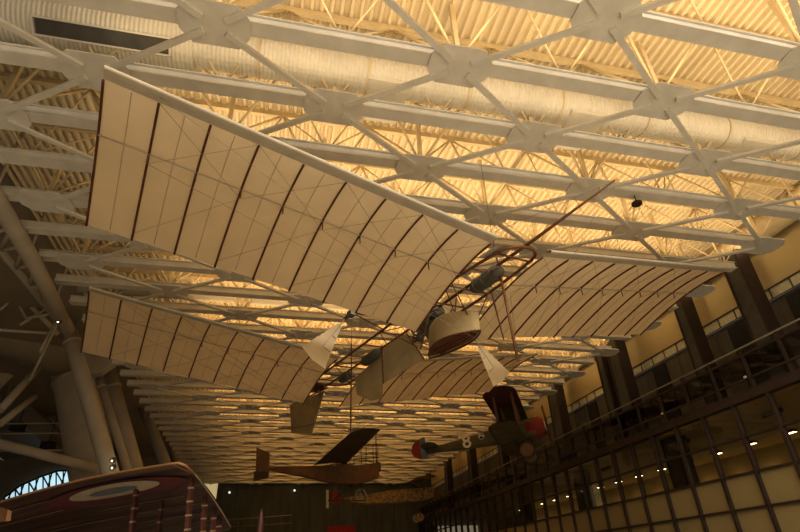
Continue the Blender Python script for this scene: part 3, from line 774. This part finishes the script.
# ------------------------------------------------------------------ left side: leaning legs, tubes, big duct
def leg(pts, r, label, name='leaning_column', grp=None, foot=True, y=None):
    pts = [V(p) for p in pts]
    if foot:
        d = (pts[-1]-pts[-2]).normalized(); k = (FL-pts[-1].z)/d.z; pts.append(pts[-1]+d*k)
    t = thing(name, label, 'column', (pts[-1].x, pts[-1].y, FL))
    MB().tube(pts, r, 18).build('shaft', 'tube', t)
    b = MB(); q = pts[0]+(pts[1]-pts[0]).normalized()*.9; b.tube([q, q+(pts[1]-pts[0]).normalized()*.12], r*1.12, 18); b.build('collar', 'tube', t)
    if foot: MB().tube([pts[-1], pts[-1]+V((0,0,.06))], r*1.7, 18).build('base_plate', 'tube', t)
    return t
leg([aty(66, 322, 22), aty(81, 372, 22), aty(108, 465, 22)], .30, 'thick pale leaning roof column beside the upright duct, front one of the row')
leg([aty(96, 368, 25), aty(126, 465, 25)], .17, 'slim pale leaning roof column just right of the thick front leg')
leg([aty(108, 370, 27.5), aty(134, 465, 27.5)], .36, 'broad pale leaning roof column, second thick one from the left')
leg([aty(137, 392, 36), aty(165, 462, 36)], .33, 'pale leaning roof column, third thick one from the left')
leg([aty(166, 428, 46), aty(178, 462, 46)], .30, 'pale leaning roof column, farthest and thinnest looking of the row')
# main roof-edge chord and its lattice
ec = thing('edge_truss', 'long tubular edge truss descending along the left side of the roof', 'roof truss', tuple(aty(70, 332, 21.5)))
c1 = [atx(-90, 60, -6.9), atx(0, 205, -6.9), atx(35, 264, -6.95), aty(68, 330, 17.4)]
c2 = [atx(-90, 175, -7.9), atx(0, 250, -7.9), aty(62, 325, 17.2)]
MB().tube(c1, .20, 16).build('chord', 'tube', ec); MB().tube(c2, .10, 12).build('chord', 'tube', ec)
def lerp(pts, f):
    n = len(pts)-1; i = min(int(f*n), n-1); u = f*n-i; return pts[i]*(1-u)+pts[i+1]*u
for k in range(9):
    MB().tube([lerp(c1, k/9), lerp(c2, (k+.5)/9)], .055, 8).build('web_rod', 'tube', ec); MB().tube([lerp(c2, (k+.5)/9), lerp(c1, (k+1)/9)], .055, 8).build('web_rod', 'tube', ec)
for f in (.3, .6, .85): p = lerp(c1, f); MB().tube([p, (p.x, p.y, 9.95)], .04, 8).build('hanger_rod', 'tube', ec)
# second lattice girder farther to the left
et = thing('side_girder', 'tubular lattice girder with crossing rods at the far left of the hall', 'roof truss', tuple(aty(0, 330, 21)))
d1 = [aty(-60, 300, 20), aty(0, 330, 20.5), aty(58, 334, 21.5)]; d2 = [aty(-60, 260, 20), aty(0, 283, 20.5), aty(30, 305, 21.2), aty(58, 334, 21.5)]
MB().tube(d1, .06, 10).build('chord', 'tube', et); MB().tube(d2, .09, 10).build('chord', 'tube', et)
for a, c in (((0, 283), (62, 310)), ((10, 240), (35, 300)), ((0, 310), (28, 285)), ((28, 318), (62, 312)), ((33, 300), (45, 258)), ((20, 325), (60, 300)), ((0, 270), (28, 322)), ((40, 352), (60, 312)), ((60, 318), (30, 380))):
    MB().tube([aty(*a, 20.6), aty(*c, 21.3)], .05, 8).build('web_rod', 'tube', et)
# horizontal big duct with elbow, then the upright drop
hd = thing('air_duct', 'huge dull brown duct entering from the left edge with a pale drop pipe', 'duct', tuple(aty(85, 380, 22.6)))
h = [aty(-90, 305, 23), aty(-10, 322, 24.5), aty(50, 346, 26), aty(78, 362, 27)]
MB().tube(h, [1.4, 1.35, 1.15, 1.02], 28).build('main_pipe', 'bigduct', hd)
dn = [aty(71, 360, 27.2), aty(77, 385, 27.2), aty(92, 465, 27.2)]; dd = (dn[2]-dn[1]).normalized(); dn.append(dn[2]+dd*((FL-dn[2].z)/dd.z))
MB().tube(dn, .96, 28).build('drop_pipe', 'tube', hd)
e = (dn[1]-dn[0]).normalized(); MB().tube([dn[0]+e*1.0, dn[0]+e*1.15], 1.03, 28).build('pipe_collar', 'tube', hd)
tag(MB().prism([aty(100, 372, 23.5), aty(120, 358, 23.5), aty(108, 352, 23.5), aty(78, 352, 23.5), aty(80, 376, 23.5)], (0, .5, 0)).build('duct_hood', 'tube'), 'pale wedge shaped hood joining the big duct beside the front leg', 'duct')
# broad curved ducts low in the far-left corner
for pts, r, l in (([aty(-60, 440, 28), aty(-25, 402, 28.3), aty(5, 372, 28.6), aty(40, 352, 29), aty(70, 345, 29.4)], .42, 'pale curved duct bend at the left edge under the big duct'),):
    tag(MB().tube(pts, r, 24).build('air_duct', 'tube'), l, 'duct')
for a, c, r, l in (((0, 410), (38, 368), .16, 'pale tube slanting up from the left edge, upper one'), ((0, 424), (35, 396), .14, 'pale tube slanting up from the left edge, lower one'), ((-30, 436), (98, 469), .20, 'long pale tube sloping down to the foot of the upright duct')):
    d = aty(*a, 24); q = aty(*c, 25.5)
    tag(MB().tube([d, q], r, 12).build('brace_tube', 'tube'), l, 'tube')
# service ceiling in the side bay: tan panels, dark boxes, thin pipes
for i, (a, bb, y) in enumerate((((0, 400), (70, 470), 34), ((10, 385), (78, 440), 36))):
    p = aty(*a, y); q = aty(*bb, y)
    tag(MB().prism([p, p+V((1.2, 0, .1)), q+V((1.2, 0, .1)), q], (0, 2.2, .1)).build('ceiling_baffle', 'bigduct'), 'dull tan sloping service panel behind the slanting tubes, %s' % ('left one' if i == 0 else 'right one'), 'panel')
for px, py, l in ((18, 427, 'dark square box under the side bay panels, nearer the left edge'), (48, 446, 'dark square box under the side bay panels, nearer the upright duct'), (73, 460, 'dark square box close beside the upright duct foot')):
    p = aty(px, py, 33); t = thing('service_box', l, 'box', p)
    MB().box(p, (.62, .5, .42)).build('housing', 'dark', t)
    b = MB()
    for k in range(4): b.box(p+V((0, -.26, -.15+.1*k)), (.54, .02, .03))
    b.build('slats', 'darkgrey', t)
    MB().tube([p+V((0, 0, .2)), (p.x, p.y, 9.9+.107*(p.x+7.9))], .03, 6).build('hanger_rod', 'darkgrey', t)
for py, l in ((424, 'upper'), (434, 'middle'), (451, 'lower')):
    t = thing('service_pipe', 'thin pale horizontal pipe in the left side bay, %s of three' % l, 'pipe', aty(30, py, 30))
    MB().tube([aty(-20, py, 30), aty(72, py-1, 30)], .035, 8).build('pipe_run', 'white', t)
    for u in (-10, 68): p = aty(u, py-.5, 30); MB().tube([p, (p.x, p.y, 9.9+.107*(p.x+7.9))], .015, 6).build('hanger_rod', 'darkgrey', t)
for px, py, l in ((58, 322, 'spotlight by the tube joint at the left'), (112, 461, 'spotlight at the foot of the slim leg, upper'), (112, 468, 'spotlight at the foot of the slim leg, lower')):
    p = aty(px, py, 16.2); t = thing('spotlight', 'tiny bright '+l, 'lamp', p)
    MB().tube([p, p+V((0, .12, .06))], .07, 10).build('lamp_can', 'darkgrey', t)
    MB().tube([p+V((0, -.012, 0)), p], .02, 10).build('lens', 'lamp', t)
# arched window at the far end of the side bay
yw = 46
top_ = [aty(px, py, yw) for px, py in ((4, 498), (20, 486), (40, 477), (58, 471), (78, 470))]; bo_ = [aty(px, py, yw) for px, py in ((4, 508), (20, 508), (40, 506), (58, 500), (78, 495))]
b = MB(); b.grid([top_, bo_], smooth=False); wn = b.build('window_3', 'sky', kind='structure')
b = MB(); n = 11
for k in range(n+1):
    p, q = lerp(top_, k/n), lerp(bo_, k/n); b.bar(p+V((0, -.05, 0)), q+V((0, -.05, 0)), .07, .07, (0, 1, 0))
for pl in (top_, bo_):
    for p, q in zip(pl, pl[1:]): b.bar(p+V((0, -.05, 0)), q+V((0, -.05, 0)), .12, .12, (0, 1, 0))
for k in range(0, n, 2):
    b.tube([lerp(top_, k/n)+V((0, -.1, 0)), lerp(bo_, min(1, (k+2)/n))+V((0, -.1, 0))], .05, 6); b.tube([lerp(bo_, k/n)+V((0, -.1, 0)), lerp(top_, min(1, (k+1.4)/n))+V((0, -.1, 0))], .05, 6)
b.build('window_frame', 'dark', wn)
MB().box((-14, yw+.3, 3.6), (12.5, .2, 10.6)).build('wall_side_bay', 'bigduct', kind='structure')

# ------------------------------------------------------------------ far wall details
p, q = aty(203, 473, YF-.1), aty(219.5, 473, YF-.1); r = aty(217.5, 508, YF-.1)
tag(MB().prism([p, q, V((q.x, q.y, FL)), V((p.x, p.y, FL))], (0, .1, 0)).build('lit_panel', 'yellow'), 'tall pale yellow lit panel beside the wing tip at the far end', 'panel')
p, q = aty(327, 526, YF-.1), aty(355, 526, YF-.1)
tag(MB().prism([p, q, q+V((0, 0, -1.6)), p+V((0, 0, -1.6))], (0, .06, 0)).build('banner', 'strap'), 'red banner low on the dark far wall under the brown monoplane', 'banner')
for px, py, l in ((229.5, 492.5, 'left of the brown monoplane'), (294.5, 490.5, 'below the brown monoplane tail')):
    p = aty(px, py, YF-.15); tag(MB().tube([p, p+V((0, -.1, 0))], .09, 12).build('wall_lamp', 'dimlamp'), 'tiny bright lamp on the far wall, '+l, 'lamp')
rl = thing('far_railing', 'thin pale railing in front of the far wall at lower left', 'railing', tuple(aty(260, 520, 50)))
MB().tube([aty(228, 520, 50), aty(292, 515, 50)], .04, 6).build('handrail', 'greytyre', rl)
MB().tube([aty(228, 527, 50), aty(292, 523, 50)], .025, 6).build('lower_rail', 'greytyre', rl)
for k in range(7):
    u = k/6; a = aty(228, 520, 50).lerp(aty(292, 515, 50), u); MB().tube([a, (a.x, a.y, FL)], .03, 6).build('post', 'darkgrey', rl)
b = MB()
for k in range(14): b.box((-4.6+k*1.35, YF-.03, 4.0), (.05, .06, 9))
b.build('trim_6', 'darkgrey', kind='structure')
# pale windows at the far right corner
for i, (a, c) in enumerate((((444, 482), (455, 488)), ((457, 480), (466, 487)), ((480, 462), (492, 470)))):
    p, q = atx(*a, XW+.9), atx(*c, XW+.9)
# lamps under the gallery ceiling, behind the glass
for k in range(16):
    y = 12.2+k*1.8625
    t = thing('ceiling_lamp', 'flat lamp glowing behind the glass wall, %s from the near end' % ordinal(k+1), 'lamp', (XW+4.6, y, 4.1), group='lamps behind the glass wall')
    MB().box((XW+4.6, y, 4.17), (.22, .55, .06)).build('housing', 'darkgrey', t); MB().box((XW+4.6, y, 4.135), (.16, .45, .015)).build('lens', 'lamp', t)

# ------------------------------------------------------------------ lights
def area(name, loc, sx, sy, watts, col, rot=(0, 0, 0), spread=180):
    l = bpy.data.lights.new(name, 'AREA'); l.shape = 'RECTANGLE'; l.size = sx; l.size_y = sy; l.energy = watts; l.color = col; l.spread = math.radians(spread)
    o = bpy.data.objects.new(name, l); COL.objects.link(o); o.location = loc; o.rotation_euler = rot; return o
AMB = (1., .75, .44)
for n, j in enumerate(range(-2, 35)):
    k = .3 if j in (1, 2) else 1. if j < 10 else 1.1
    c_ = AMB if j < 8 else (1., .68, .33)
    area('uplight', (4.9, Y0+(j+.5)*DY, LZ+.25), 17.0, .7, 108*k, c_, (math.pi, 0, 0))
for k in range(8):   # hot uplights by the right roof edge
    l = bpy.data.lights.new('edge_uplight', 'POINT'); l.energy = 14; l.color = (1, .76, .42); l.shadow_soft_size = .06
    o = bpy.data.objects.new('edge_uplight', l); COL.objects.link(o); o.location = (14.2, 5.7+k*2.8, 9.0)
for k in range(16):   # wall washers behind the glass
    l = bpy.data.lights.new('wall_washer', 'POINT'); l.energy = 9; l.color = (1, .70, .34); l.shadow_soft_size = .08
    o = bpy.data.objects.new('wall_washer', l); COL.objects.link(o); o.location = (XW+5.75, 13.0+k*1.8625, 3.15)
# unseen fill light added behind the camera, bounced up off the floor
area('floor_bounce_fill', (4, -4.5, 9.6), 18, 5, 5600, (1, .94, .84))
scn.world = bpy.data.worlds.new('world'); scn.world.use_nodes = True
bg = scn.world.node_tree.nodes['Background']; bg.inputs[0].default_value = (1., .92, .80, 1); bg.inputs[1].default_value = .3

# lift the whole layout so the floor lies at z = 0
for o in list(COL.objects):
    if o.parent is None: o.location.z += EYE
scn.view_settings.view_transform = 'Standard'
scn.view_settings.look = 'None'
scn.view_settings.exposure = .2; scn.view_settings.gamma = .88
scn.cycles.max_bounces = 6; scn.cycles.diffuse_bounces = 3; scn.cycles.glossy_bounces = 2; scn.cycles.transparent_max_bounces = 8
scn.cycles.use_denoising = True; scn.cycles.sample_clamp_indirect = 4
